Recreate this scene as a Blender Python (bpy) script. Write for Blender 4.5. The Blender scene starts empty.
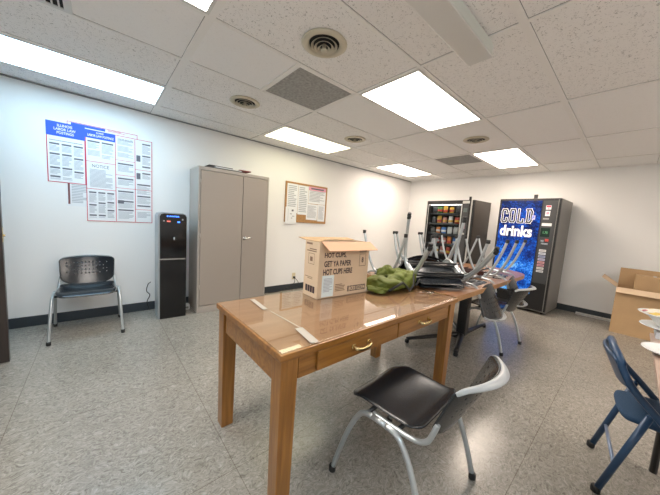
import bpy, bmesh, math, random
from mathutils import Vector, Matrix, Euler
random.seed(7)
COL = bpy.context.scene.collection
PI = math.pi
H = 2.393          # ceiling height
XB = 5.547         # far wall
XL, YB = -2.3, -6.3

# ------------------------------------------------------------------ materials
MATS = {}
def mat(name, col, rough=.5, metal=0., emit=None, es=0., spec=.5, coat=0., bump=None, noise=None):
    if name in MATS: return MATS[name]
    m = bpy.data.materials.new(name); m.use_nodes = True
    nt = m.node_tree; b = nt.nodes['Principled BSDF']
    b.inputs['Base Color'].default_value = (*col, 1); b.inputs['Roughness'].default_value = rough
    b.inputs['Metallic'].default_value = metal; b.inputs['Specular IOR Level'].default_value = spec
    b.inputs['Coat Weight'].default_value = coat; b.inputs['Coat Roughness'].default_value = .1
    if emit: b.inputs['Emission Color'].default_value = (*emit, 1); b.inputs['Emission Strength'].default_value = es
    tc = nt.nodes.new('ShaderNodeTexCoord')
    if noise:      # (scale, amount)
        n = nt.nodes.new('ShaderNodeTexNoise'); n.inputs['Scale'].default_value = noise[0]; n.inputs['Detail'].default_value = 5
        nt.links.new(tc.outputs['Object'], n.inputs['Vector'])
        r = nt.nodes.new('ShaderNodeValToRGB'); a = noise[1]
        r.color_ramp.elements[0].position = .3; r.color_ramp.elements[1].position = .7
        r.color_ramp.elements[0].color = (*[c*(1-a) for c in col], 1); r.color_ramp.elements[1].color = (*[min(1, c*(1+a)) for c in col], 1)
        nt.links.new(n.outputs['Fac'], r.inputs['Fac']); nt.links.new(r.outputs['Color'], b.inputs['Base Color'])
    if bump:
        n = nt.nodes.new('ShaderNodeTexNoise'); n.inputs['Scale'].default_value = bump[0]; n.inputs['Detail'].default_value = 3
        nt.links.new(tc.outputs['Object'], n.inputs['Vector'])
        bp = nt.nodes.new('ShaderNodeBump'); bp.inputs['Strength'].default_value = bump[1]; bp.inputs['Distance'].default_value = .01
        nt.links.new(n.outputs['Fac'], bp.inputs['Height']); nt.links.new(bp.outputs['Normal'], b.inputs['Normal'])
    MATS[name] = m; return m

def ramp_mat(name, build, rough=.5, coat=0.):
    m = bpy.data.materials.new(name); m.use_nodes = True; nt = m.node_tree
    b = nt.nodes['Principled BSDF']; b.inputs['Roughness'].default_value = rough; b.inputs['Coat Weight'].default_value = coat
    build(nt, b); MATS[name] = m; return m
def N(nt, t, **kw):
    n = nt.nodes.new(t)
    for k, v in kw.items():
        if k in n.inputs: n.inputs[k].default_value = v
        else: setattr(n, k, v)
    return n
def ramp(nt, stops, interp='LINEAR'):
    r = nt.nodes.new('ShaderNodeValToRGB'); cr = r.color_ramp; cr.interpolation = interp
    while len(cr.elements) < len(stops): cr.elements.new(.5)
    for e, (p, c) in zip(cr.elements, stops): e.position = p; e.color = (*c, 1)
    return r
def wood(name, c1, c2, scale=(1, 14, 14), rough=.35, coat=.3):
    def f(nt, b):
        tc = N(nt, 'ShaderNodeTexCoord'); mp = N(nt, 'ShaderNodeMapping'); mp.inputs['Scale'].default_value = scale
        nt.links.new(tc.outputs['Object'], mp.inputs['Vector'])
        n = N(nt, 'ShaderNodeTexNoise', Scale=3., Detail=6., Distortion=.6); nt.links.new(mp.outputs['Vector'], n.inputs['Vector'])
        r = ramp(nt, [(.3, c1), (.7, c2)]); nt.links.new(n.outputs['Fac'], r.inputs['Fac']); nt.links.new(r.outputs['Color'], b.inputs['Base Color'])
    return ramp_mat(name, f, rough, coat)

def floor_mat():
    def f(nt, b):
        tc = N(nt, 'ShaderNodeTexCoord')
        nb = N(nt, 'ShaderNodeTexNoise', Scale=9., Detail=2.); nt.links.new(tc.outputs['Object'], nb.inputs['Vector'])
        ad = N(nt, 'ShaderNodeMixRGB', blend_type='ADD'); ad.inputs['Fac'].default_value = .12
        nt.links.new(tc.outputs['Object'], ad.inputs['Color1']); nt.links.new(nb.outputs['Color'], ad.inputs['Color2'])
        mp = N(nt, 'ShaderNodeMapping'); mp.inputs['Scale'].default_value = (1., 1.9, 1); mp.inputs['Rotation'].default_value = (0, 0, .5)
        nt.links.new(ad.outputs['Color'], mp.inputs['Vector'])
        n = N(nt, 'ShaderNodeTexNoise', Scale=46., Detail=4., Roughness=.65, Distortion=1.2); nt.links.new(mp.outputs['Vector'], n.inputs['Vector'])
        r = ramp(nt, [(.3, (.14, .127, .107)), (.44, (.26, .242, .212)), (.56, (.34, .32, .285)), (.72, (.46, .435, .39))]); nt.links.new(n.outputs['Fac'], r.inputs['Fac'])
        n2 = N(nt, 'ShaderNodeTexNoise', Scale=1.1, Detail=3.); nt.links.new(tc.outputs['Object'], n2.inputs['Vector'])
        r2 = ramp(nt, [(.3, (.86, .86, .86)), (.7, (1.08, 1.07, 1.05))]); nt.links.new(n2.outputs['Fac'], r2.inputs['Fac'])
        mx = N(nt, 'ShaderNodeMixRGB', blend_type='MULTIPLY'); mx.inputs['Fac'].default_value = 1.
        nt.links.new(r.outputs['Color'], mx.inputs['Color1']); nt.links.new(r2.outputs['Color'], mx.inputs['Color2'])
        br = N(nt, 'ShaderNodeTexBrick', offset=0., squash=1.); br.inputs['Scale'].default_value = 1.; br.inputs['Brick Width'].default_value = .915; br.inputs['Row Height'].default_value = .915
        br.inputs['Mortar Size'].default_value = .0016; br.inputs['Color1'].default_value = (1, 1, 1, 1); br.inputs['Color2'].default_value = (1, 1, 1, 1); br.inputs['Mortar'].default_value = (.55, .5, .46, 1)
        nt.links.new(tc.outputs['Object'], br.inputs['Vector'])
        m2 = N(nt, 'ShaderNodeMixRGB', blend_type='MULTIPLY'); m2.inputs['Fac'].default_value = 1.
        nt.links.new(mx.outputs['Color'], m2.inputs['Color1']); nt.links.new(br.outputs['Color'], m2.inputs['Color2'])
        nt.links.new(m2.outputs['Color'], b.inputs['Base Color'])
        r3 = ramp(nt, [(.3, (.12,)*3), (.7, (.24,)*3)]); nt.links.new(n.outputs['Fac'], r3.inputs['Fac']); nt.links.new(r3.outputs['Color'], b.inputs['Roughness'])
        bp = N(nt, 'ShaderNodeBump'); bp.inputs['Strength'].default_value = .12; bp.inputs['Distance'].default_value = .004
        nt.links.new(n.outputs['Fac'], bp.inputs['Height']); nt.links.new(bp.outputs['Normal'], b.inputs['Normal'])
    return ramp_mat('speckled vinyl floor', f, .25)

def tile_mat(name, amount, base):
    def f(nt, b):
        tc = N(nt, 'ShaderNodeTexCoord')
        n = N(nt, 'ShaderNodeTexNoise', Scale=70., Detail=2., Roughness=.5, Distortion=1.6); nt.links.new(tc.outputs['Object'], n.inputs['Vector'])
        d = tuple(c*(1-amount) for c in base)
        r = ramp(nt, [(.34, d), (.39, base), (1, base)]); nt.links.new(n.outputs['Fac'], r.inputs['Fac']); nt.links.new(r.outputs['Color'], b.inputs['Base Color'])
        bp = N(nt, 'ShaderNodeBump'); bp.inputs['Strength'].default_value = .5*amount; bp.inputs['Distance'].default_value = .004
        nt.links.new(n.outputs['Fac'], bp.inputs['Height']); nt.links.new(bp.outputs['Normal'], b.inputs['Normal'])
    return ramp_mat(name, f, .9)

def glass_mat(name, tint=(1, 1, 1), ior=1.5):
    m = bpy.data.materials.new(name); m.use_nodes = True; nt = m.node_tree; nt.nodes.clear()
    o = N(nt, 'ShaderNodeOutputMaterial'); t = N(nt, 'ShaderNodeBsdfTransparent'); t.inputs['Color'].default_value = (*tint, 1)
    g = N(nt, 'ShaderNodeBsdfGlossy'); g.inputs['Roughness'].default_value = .015
    fr = N(nt, 'ShaderNodeFresnel'); fr.inputs['IOR'].default_value = ior; mx = N(nt, 'ShaderNodeMixShader')
    ge = N(nt, 'ShaderNodeNewGeometry'); iv = N(nt, 'ShaderNodeMath', operation='SUBTRACT'); iv.inputs[0].default_value = 1.; nt.links.new(ge.outputs['Backfacing'], iv.inputs[1])
    mu = N(nt, 'ShaderNodeMath', operation='MULTIPLY'); nt.links.new(fr.outputs[0], mu.inputs[0]); nt.links.new(iv.outputs[0], mu.inputs[1])
    nt.links.new(mu.outputs[0], mx.inputs[0]); nt.links.new(t.outputs[0], mx.inputs[1]); nt.links.new(g.outputs[0], mx.inputs[2]); nt.links.new(mx.outputs[0], o.inputs[0])
    MATS[name] = m; return m

def ocean_mat():
    def f(nt, b):
        tc = N(nt, 'ShaderNodeTexCoord'); sp = N(nt, 'ShaderNodeSeparateXYZ'); nt.links.new(tc.outputs['Object'], sp.inputs[0])
        n = N(nt, 'ShaderNodeTexNoise', Scale=26., Detail=6., Roughness=.75, Distortion=.8); nt.links.new(tc.outputs['Object'], n.inputs['Vector'])
        n2 = N(nt, 'ShaderNodeTexNoise', Scale=3.5, Detail=2.); nt.links.new(tc.outputs['Object'], n2.inputs['Vector'])
        # more bubbles below the lettering
        zr = N(nt, 'ShaderNodeMapRange'); zr.inputs['From Min'].default_value = .2; zr.inputs['From Max'].default_value = 1.85; zr.inputs['To Min'].default_value = .15; zr.inputs['To Max'].default_value = -.20
        nt.links.new(sp.outputs['Z'], zr.inputs['Value'])
        a = N(nt, 'ShaderNodeMath', operation='ADD'); nt.links.new(n.outputs['Fac'], a.inputs[0]); nt.links.new(zr.outputs[0], a.inputs[1])
        s = N(nt, 'ShaderNodeMath', operation='SUBTRACT'); s.inputs[1].default_value = .5; nt.links.new(n2.outputs['Fac'], s.inputs[0])
        s2 = N(nt, 'ShaderNodeMath', operation='MULTIPLY_ADD'); s2.inputs[1].default_value = .7; nt.links.new(s.outputs[0], s2.inputs[0]); nt.links.new(a.outputs[0], s2.inputs[2])
        r = ramp(nt, [(.3, (.002, .006, .05)), (.46, (.004, .04, .32)), (.6, (.01, .16, .8)), (.7, (.1, .45, .95)), (.8, (.6, .85, 1.))])
        nt.links.new(s2.outputs[0], r.inputs['Fac']); nt.links.new(r.outputs['Color'], b.inputs['Base Color'])
        nt.links.new(r.outputs['Color'], b.inputs['Emission Color']); b.inputs['Emission Strength'].default_value = .12
    return ramp_mat('bubbling blue backlit panel', f, .2)

WALL = mat('painted wall', (.87, .87, .86), .6, bump=(60, .05))
FLOOR = floor_mat()
TILE = tile_mat('fissured ceiling tile', .42, (.92, .91, .90))
TILES = tile_mat('smooth ceiling tile', .07, (.93, .925, .92))
TEE = mat('ceiling grid paint', (.90, .89, .87), .5)
BASEB = mat('dark vinyl baseboard', (.035, .045, .055), .35)
BLACKP = mat('black chair plastic', (.014, .017, .021), .2, bump=(300, .05))
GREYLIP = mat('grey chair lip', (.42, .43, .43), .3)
SILVER = mat('silver chair tube', (.46, .49, .50), .28, .6)
RUBBER = mat('black rubber foot', (.015, .015, .015), .6)
OAK = wood('honey brown desk wood', (.20, .076, .012), (.36, .155, .030))
OAKLEG = wood('honey brown leg wood', (.20, .076, .012), (.36, .155, .030), (14, 14, 1))
DESKTOP = wood('desk top veneer', (.33, .16, .08), (.42, .22, .12), (1, 9, 9))
BRASS = mat('brass', (.70, .55, .28), .25, 1.)
GLASS = glass_mat('desk glass', (.96, .98, .97), 1.75)
VGLASS = glass_mat('vending glass', (.85, .88, .9), 1.3)
BEIGE = mat('taupe cabinet metal', (.36, .315, .275), .38, .1, bump=(8, .03))
BEIGED = mat('taupe cabinet side', (.42, .38, .34), .4, .1)
CHROME = mat('chrome', (.8, .8, .8), .15, 1.)
GAP = mat('dark gap', (.01, .01, .01), .8)
GLOSSB = mat('gloss black', (.008, .008, .009), .12)
MATTEB = mat('matt black', (.012, .012, .013), .35)
DGREY = mat('dark grey panel', (.05, .052, .055), .4)
MGREY = mat('mid grey paint', (.22, .215, .2), .45, .2)
WHITE = mat('white paper', (.82, .84, .86), .6)
INK = mat('printed grey ink', (.13, .13, .16), .6)
PALEINK = mat('pale grey ink', (.42, .44, .48), .6)
BLUEINK = mat('royal blue print', (.02, .10, .62), .5)
REDINK = mat('red print border', (.65, .05, .10), .5)
PINKINK = mat('pink print', (.75, .35, .45), .5)
BROWNINK = mat('brown ink', (.05, .025, .03), .6)
CARD = mat('kraft cardboard', (.50, .33, .175), .75, bump=(30, .08), noise=(5, .06))
CARDP = mat('pale kraft cardboard', (.66, .50, .34), .75, noise=(6, .05))
CARDLIT = mat('pink-lit flap inside', (.74, .42, .26), .75)  # pinkish light falling on the flap is put into this colour
CORK = mat('cork', (.42, .23, .09), .8, noise=(80, .2))
FRAMEW = wood('thin oak frame', (.40, .2, .07), (.5, .27, .1))
OLIVE = mat('olive green fabric', (.115, .14, .014), .65, bump=(11, .9), noise=(5, .3))
STRAP = mat('black strap', (.01, .01, .01), .6)
TABLEW = wood('brown laminate', (.22, .10, .045), (.29, .14, .07), (3, 10, 10), .3)
TABLEE = wood('brown wooden edge', (.36, .18, .07), (.46, .25, .11), (3, 10, 10), .4)
NAVY = mat('navy painted metal', (.022, .06, .13), .3, .1)
NAVYF = mat('navy fabric', (.018, .06, .13), .8, bump=(250, .5))
CHINA = mat('white plate', (.78, .78, .76), .25)
TAPE = mat('clear tape', (.47, .43, .37), .3)
CREAM = mat('cream painted diffuser', (.62, .57, .45), .4, .1)
VENTG = mat('grey perforated vent', (.33, .33, .32), .6, noise=(45, .25))
OFFLENS = mat('unlit fixture lens', (.66, .70, .66), .35)
WHITEP = mat('white painted metal', (.72, .72, .70), .4)

# ------------------------------------------------------------------ mesh helpers
def box(bm, x0, x1, y0, y1, z0, z1, mi=0, bev=0., M=None, seg=2):
    ret = bmesh.ops.create_cube(bm, size=1)
    vs = ret['verts']
    for v in vs:
        v.co = Vector(((x0+x1)/2 + v.co.x*(x1-x0), (y0+y1)/2 + v.co.y*(y1-y0), (z0+z1)/2 + v.co.z*(z1-z0)))
    fs = {f for v in vs for f in v.link_faces}
    for f in fs: f.material_index = mi
    if bev > 0:
        es = list({e for f in fs for e in f.edges})
        r = bmesh.ops.bevel(bm, geom=es, offset=bev, segments=seg, affect='EDGES', profile=.5)
        for f in r['faces']: f.material_index = mi; f.smooth = False
        vs = list({v for f in r['faces'] for v in f.verts} | {v for v in vs if v.is_valid})
    if M is not None:
        for v in {v for v in vs if v.is_valid}: v.co = M @ v.co
    return vs
def catmull(pts, n=6):
    P = [Vector(p) for p in pts]
    if len(P) < 3: return P
    P = [2*P[0]-P[1]] + P + [2*P[-1]-P[-2]]; out = []
    for i in range(1, len(P)-2):
        for k in range(n):
            t = k/n; a, b, c, d = P[i-1:i+3]
            out.append(.5*((2*b)+(-a+c)*t+(2*a-5*b+4*c-d)*t*t+(-a+3*b-3*c+d)*t**3))
    out.append(P[-2]); return out
def tube(bm, pts, r, seg=10, mi=0, smooth=0, cap=True, flat=1.):
    P = catmull(pts, smooth) if smooth else [Vector(p) for p in pts]
    rr = r if isinstance(r, (list, tuple)) else None
    rings = []; prev = None
    for i, p in enumerate(P):
        t = ((P[min(i+1, len(P)-1)] - P[max(i-1, 0)])).normalized()
        if prev is None:
            a = Vector((0, 0, 1)) if abs(t.z) < .9 else Vector((1, 0, 0)); u = t.cross(a).normalized()
        else:
            u = (prev - t*prev.dot(t)).normalized()
        prev = u; w = t.cross(u)
        ra = rr[0]+(rr[1]-rr[0])*i/(len(P)-1) if rr else r
        rings.append([bm.verts.new(p + (u*math.cos(2*PI*k/seg) + w*math.sin(2*PI*k/seg)*flat)*ra) for k in range(seg)])
    for a, b in zip(rings, rings[1:]):
        for k in range(seg):
            f = bm.faces.new((a[k], a[(k+1) % seg], b[(k+1) % seg], b[k])); f.smooth = True; f.material_index = mi
    if cap:
        for rg, s in ((rings[0], -1), (rings[-1], 1)):
            f = bm.faces.new(rg if s > 0 else rg[::-1]); f.material_index = mi
def lathe(bm, prof, seg=32, c=(0, 0, 0), mi=0, sx=1., sy=1.):
    rings = []
    for r, z in prof:
        rings.append([bm.verts.new((c[0]+sx*r*math.cos(2*PI*k/seg), c[1]+sy*r*math.sin(2*PI*k/seg), c[2]+z)) for k in range(seg)])
    for a, b in zip(rings, rings[1:]):
        for k in range(seg):
            f = bm.faces.new((a[k], a[(k+1) % seg], b[(k+1) % seg], b[k])); f.smooth = True; f.material_index = mi
    for rg in (rings[0], rings[-1]):
        f = bm.faces.new(rg); f.material_index = mi
def grid(bm, fn, nu, nv, mi=0, holes=None, smooth=True):
    V = [[bm.verts.new(fn(i/nu, j/nv)) for j in range(nv+1)] for i in range(nu+1)]
    for i in range(nu):
        for j in range(nv):
            q = (V[i][j], V[i+1][j], V[i+1][j+1], V[i][j+1])
            if holes and holes(i, j):
                c = sum((v.co for v in q), Vector())/4
                inn = [bm.verts.new(c + (v.co-c)*.52) for v in q]
                for k in range(4):
                    f = bm.faces.new((q[k], q[(k+1) % 4], inn[(k+1) % 4], inn[k])); f.material_index = mi; f.smooth = smooth
            else:
                f = bm.faces.new(q); f.material_index = mi; f.smooth = smooth
def prism(bm, outline, z0, z1, mi=0, mtop=None):
    b = [bm.verts.new((x, y, z0)) for x, y in outline]; t = [bm.verts.new((x, y, z1)) for x, y in outline]
    n = len(b)
    f = bm.faces.new(t); f.material_index = mi if mtop is None else mtop
    f = bm.faces.new(b[::-1]); f.material_index = mi
    for k in range(n):
        f = bm.faces.new((b[k], b[(k+1) % n], t[(k+1) % n], t[k])); f.material_index = mi
def rect(bm, x0, x1, z0, z1, y, mi=0):
    """flat print facing -y"""
    f = bm.faces.new([bm.verts.new(p) for p in ((x0, y, z0), (x1, y, z0), (x1, y, z1), (x0, y, z1))]); f.material_index = mi
def put_text(bm, s, x0, x1, z0, z1, y, mi=0, offset=0., bold=0., keep=False):
    cu = bpy.data.curves.new('t', 'FONT'); cu.body = s; cu.size = 1; cu.offset = bold; cu.resolution_u = 3; cu.align_x = 'LEFT'
    o = bpy.data.objects.new('t', cu); COL.objects.link(o)
    dg = bpy.context.evaluated_depsgraph_get(); me = bpy.data.meshes.new_from_object(o.evaluated_get(dg))
    if len(me.vertices):
        xs = [v.co.x for v in me.vertices]; ys = [v.co.y for v in me.vertices]
        a, b, c, d = min(xs), max(xs), min(ys), max(ys)
        vm = [bm.verts.new((x0+(v.co.x-a)/(b-a)*(x1-x0), y, z0+(v.co.y-c)/(d-c)*(z1-z0))) for v in me.vertices]
        for p in me.polygons:
            try: f = bm.faces.new([vm[i] for i in p.vertices]); f.material_index = mi
            except ValueError: pass
    bpy.data.objects.remove(o); bpy.data.curves.remove(cu); bpy.data.meshes.remove(me)
def txtlines(bm, x0, x1, z0, z1, y, n, mi, fill=.5):
    h = (z1-z0)/n
    for k in range(n):
        e = x1-(x1-x0)*random.choice([0, 0, .08, .3])
        rect(bm, x0, e, z1-(k+fill)*h, z1-k*h, y, mi)

def obj(name, bm, mats, parent=None, loc=None, rot=None, solid=0., sub=0, label=None, norm=True, bevel=0.):
    if norm: bmesh.ops.recalc_face_normals(bm, faces=bm.faces[:])
    me = bpy.data.meshes.new(name); bm.to_mesh(me); bm.free()
    for m in (mats if isinstance(mats, (list, tuple)) else [mats]): me.materials.append(m)
    o = bpy.data.objects.new(name, me); COL.objects.link(o)
    if parent: o.parent = parent
    if loc: o.location = loc
    if rot: o.rotation_euler = rot
    if solid: md = o.modifiers.new('s', 'SOLIDIFY'); md.thickness = solid; md.offset = 0
    if bevel: md = o.modifiers.new('b', 'BEVEL'); md.width = bevel; md.segments = 2; md.limit_method = 'ANGLE'
    if sub: md = o.modifiers.new('d', 'SUBSURF'); md.levels = sub; md.render_levels = sub
    if label: o['label'] = label
    return o
def tag(o, label, cat, group=None):
    o['label'] = label; o['category'] = cat
    if group: o['group'] = group
    return o
def thing(name, label, cat, loc=(0, 0, 0), rot=(0, 0, 0), group=None):
    o = bpy.data.objects.new(name, None); COL.objects.link(o); o.empty_display_size = .1
    o.location = loc; o.rotation_euler = rot; return tag(o, label, cat, group)
def struct(name, bm, m, **k):
    o = obj(name, bm, m, **k); o['kind'] = 'structure'; return o
def dup(root, label, loc, rot, group=None):
    def cp(o, p):
        c = o.copy(); COL.objects.link(c)
        if p: c.parent = p
        for ch in list(o.children): cp(ch, c)
        return c
    r = cp(root, None); r.location = loc; r.rotation_euler = rot; r['label'] = label
    if group: r['group'] = group
    elif 'group' in r.keys(): del r['group']
    return r
NB = bmesh.new

# ------------------------------------------------------------------ room shell
b = NB(); box(b, XL-.1, XB+.1, YB-.1, .1, -.1, 0); struct('floor', b, FLOOR)
b = NB(); box(b, XL, XB, 0, .1, 0, H); struct('wall_left', b, WALL)
b = NB(); box(b, XB, XB+.1, YB, .1, 0, H); struct('wall_back', b, WALL)
b = NB(); box(b, XL, XB, YB-.1, YB, 0, H); struct('wall_front', b, WALL)
b = NB(); box(b, XL-.1, XL, YB, .1, 0, H); struct('wall_right', b, WALL)
b = NB(); box(b, XL, XB, -.012, -.0005, 0, .105, bev=.003); struct('baseboard_left', b, BASEB)
b = NB(); box(b, XB-.012, XB-.0005, YB, -.012, 0, .105, bev=.003); struct('baseboard_back', b, BASEB)
b = NB(); box(b, XB-.006, XB-.0005, -2.06, -2.02, .105, H-.02, bev=.002); struct('trim_1', b, WALL)   # panel seam strip

def gx(i): return i*.61
def gy(j): return -.349-.61*j
smooth_cells = {(0, 2), (-2, 2), (-1, 2), (4, 4), (5, 4), (6, 4), (7, 4), (4, 5), (5, 5), (6, 5), (7, 5), (4, 6), (5, 6), (4, 2), (5, 2), (2, 2), (3, 2), (4, 3), (5, 3), (8, 4), (8, 5), (6, 1), (7, 1)}
b = NB()
xs = [XL] + [gx(i) for i in range(-3, 10) if XL < gx(i) < XB] + [XB]
ys = [0] + [gy(j) for j in range(0, 10) if gy(j) > YB] + [YB]
for a, c in zip(xs, xs[1:]):
    for d, e in zip(ys, ys[1:]):
        i = round((a if a > XL else c-.61)/.61); j = round((-d-.349)/.61)
        vs = [b.verts.new(p) for p in ((a, d, H), (c, d, H), (c, e, H), (a, e, H))]
        f = b.faces.new(vs); f.material_index = 1 if (i, j) in smooth_cells else 0
bmesh.ops.remove_doubles(b, verts=b.verts[:], dist=.0001)
r = bmesh.ops.extrude_face_region(b, geom=b.faces[:])
for v in [g for g in r['geom'] if isinstance(g, bmesh.types.BMVert)]: v.co.z += .08
struct('ceiling', b, [TILE, TILES])
# ceiling grid: long tees run along x, cross tees every two feet or four feet
b = NB()
for j in range(0, 10):
    if gy(j) > YB+.05: w = .02 if j == 5 else .012; box(b, XL, XB, gy(j)-w, gy(j)+w, H-.007, H+.001)
ex_i = [-2, 0, 2, 4, 6, 8]
for i in ex_i:
    w = .024 if i == 0 else .012
    box(b, gx(i)-w, gx(i)+w, YB, 0, H-.0075, H+.001)
for i, j0, j1 in ((1, 2, 3), (7, 2, 3), (1, 3, 3)):
    if j1 > j0: box(b, gx(i)-.012, gx(i)+.012, gy(j1), gy(j0), H-.007, H+.001)
struct('trim_2', b, TEE)
b = NB()      # shadow lines in the tile gaps, put in as dark strips beside the grid
for j in range(0, 10):
    if gy(j) > YB+.05:
        w = .0225 if j == 5 else .0145; box(b, XL, XB, gy(j)-w, gy(j)+w, H-.0008, H+.0012)
for i in ex_i:
    w = .0265 if i == 0 else .0145; box(b, gx(i)-w, gx(i)+w, YB, 0, H-.001, H+.0012)
struct('trim_5', b, mat('ceiling gap shade', (.22, .21, .2), .8))
# shadow angle where the ceiling meets the walls
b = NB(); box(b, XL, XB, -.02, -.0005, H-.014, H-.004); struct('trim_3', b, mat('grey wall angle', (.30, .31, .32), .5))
b = NB(); box(b, XB-.02, XB-.0005, YB, -.02, H-.014, H-.004); struct('trim_4', b, TEE)

# ------------------------------------------------------------------ ceiling lights
def light_mat(name, col, s): return mat(name, (.8, .8, .8), .5, emit=col, es=s)
LS = 1.0
lights = [
 (-2, 0, 'cool blue-white troffer light above the posters on the left', (.50, .79, 1.), 5.6),
 (2, 0, 'dim yellowish troffer light above the cork board', (1., .93, .62), 2.6),
 (6, 0, 'small-looking lit troffer light in the far corner of the ceiling', (1., .84, .70), 7.),
 (-2, 3, 'lit troffer light cut off by the top edge, left of the round diffusers', (1., .93, .86), 9.),
 (2, 3, 'large bright troffer light in the middle of the ceiling above the desk', (1., .90, .80), 10.),
 (6, 3, 'lit troffer light in front of the drinks machine', (1., .84, .70), 11.),
 (-2, 7, 'unseen troffer light added behind the camera on the left', (.78, .90, 1.), 9.),  # unseen fixture, added to help light the room
 (3, 8, 'unseen troffer light added behind the camera on the right', (1., .87, .76), 11.),  # likewise out of view, added for extra light from behind
]
for i, j, lab, col, s in lights:
    t = thing('ceiling_light', lab, 'light', ((gx(i)+gx(i+2))/2, (gy(j)+gy(j+1))/2, H), group='recessed fluorescent ceiling lights')
    w, d = .61-.014, .305-.014
    b = NB()
    for x0, x1, y0, y1 in ((-w, w, -d, -d+.02), (-w, w, d-.02, d), (-w, -w+.02, -d+.02, d-.02), (w-.02, w, -d+.02, d-.02)): box(b, x0, x1, y0, y1, -.009, -.0015)
    obj('frame', b, WHITEP, t)
    b = NB(); box(b, -w+.021, w-.021, -d+.021, d-.021, -.0075, -.0015)
    obj('diffuser', b, light_mat('lit diffuser %d %d' % (i, j), col, s*LS), t)
# unlit strip fixture hanging under the ceiling
t = thing('strip_light', 'unlit white surface mounted strip light at the top of the ceiling', 'light', (.68, -3.16, H))
b = NB(); box(b, -.62, .625, -.072, .072, -.078, -.0015, bev=.004); obj('housing', b, WHITEP, t)
b = NB(); box(b, -.6, .60, -.0745, -.0722, -.072, -.012); obj('side_lens', b, OFFLENS, t)

# round air diffusers
def diffuser(x, y, lab, deep):
    t = thing('ceiling_diffuser', lab, 'air vent', (x, y, H), group='round air diffusers in the ceiling')
    b = NB(); lathe(b, [(.142, -.0015), (.146, -.006), (.135, -.012), (.108, -.016), (.098, -.008), (.098, -.002)], 40); obj('flange', b, CREAM, t)
    b = NB(); lathe(b, [(.096, -.0016), (.096, -.005)], 32); obj('throat', b, GAP, t)
    for k, (r, z) in enumerate(((.082, -.018), (.060, -.026), (.038, -.034))):
        b = NB()
        P = []
        seg = 32
        prof = [(r-.014, z+.008), (r, z), (r+.003, z-.001), (r-.010, z+.011)]
        rings = [[b.verts.new((a*math.cos(2*PI*q/seg), a*math.sin(2*PI*q/seg), zz)) for q in range(seg)] for a, zz in prof]
        for m in range(4):
            A, B = rings[m], rings[(m+1) % 4]
            for q in range(seg): f = b.faces.new((A[q], A[(q+1) % seg], B[(q+1) % seg], B[q])); f.smooth = True
        obj('ring', b, CREAM, t)
    b = NB(); lathe(b, [(.003, -.006), (.012, -.008), (.016, -.034), (.022, -.042), (.012, -.048), (.002, -.049)], 20); obj('centre_cone', b, CREAM, t)
    return t
diffuser(.60, -2.48, 'largest-looking round cream air diffuser in the ceiling, nearest the strip light', 1)
diffuser(.616, -1.215, 'round air diffuser in the ceiling between tall cabinet and grey vent', 1)
diffuser(2.137, -1.277, 'round air diffuser just past the dim yellowish ceiling light', 1)
diffuser(3.05, -2.482, 'round air diffuser between the two brightest ceiling lights', 1)
def sqvent(i, j, lab):
    t = thing('return_vent', lab, 'air vent', (gx(i)+.305, gy(j)-.305, H))
    b = NB()
    for x0, x1, y0, y1 in ((-.29, .29, -.29, -.275), (-.29, .29, .275, .29), (-.29, -.275, -.275, .275), (.275, .29, -.275, .275)): box(b, x0, x1, y0, y1, -.006, -.0005)
    obj('frame', b, TEE, t)
    b = NB(); box(b, -.274, .274, -.274, .274, -.004, -.001); obj('perforated_panel', b, VENTG, t)
sqvent(1, 2, 'large grey square perforated vent beside the white ceiling tile')
sqvent(6, 2, 'small-looking grey square vent in the ceiling near the snack machine')
t = thing('slot_vent', 'white louvred slot vent at the top left corner of the ceiling', 'air vent', (-.87, -1.69, H))
b = NB()
for x0, x1, y0, y1 in ((-.27, .27, -.11, -.085), (-.27, .27, .085, .11), (-.27, -.235, -.085, .085), (.235, .27, -.085, .085)): box(b, x0, x1, y0, y1, -.008, -.0008)
obj('frame', b, WHITEP, t)
b = NB(); box(b, -.234, .234, -.084, .084, -.002, -.001); obj('backing', b, GAP, t)
for k in range(16):
    b = NB(); x = -.215+k*.0287; box(b, x-.004, x+.004, -.083, .083, -.008, -.0022); obj('louvre', b, WHITEP, t)

# ------------------------------------------------------------------ door leaf on the left
t = thing('door_1', 'dark brown door standing open at the left edge', 'door', (-1.052, -.815, 0), (0, 0, math.radians(182)))
t['kind'] = 'structure'
b = NB(); box(b, 0, .9, -.02, .022, .01, 2.03, bev=.002); d = obj('door_panel', b, wood('very dark door veneer', (.018, .012, .010), (.03, .02, .017), (14, 14, 1)), t)
b = NB(); box(b, .018, .04, -.026, -.02, .93, 1.09); tube(b, [(.05, -.02, 1.01), (.05, -.065, 1.01), (.13, -.07, 1.01)], .01, smooth=4)
tube(b, [(.0, 0, 1.0), (-.012, 0, 1.0)], .009); box(b, -.002, .0005, -.013, .013, .95, 1.06); obj('door_handle', b, BRASS, d)

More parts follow.
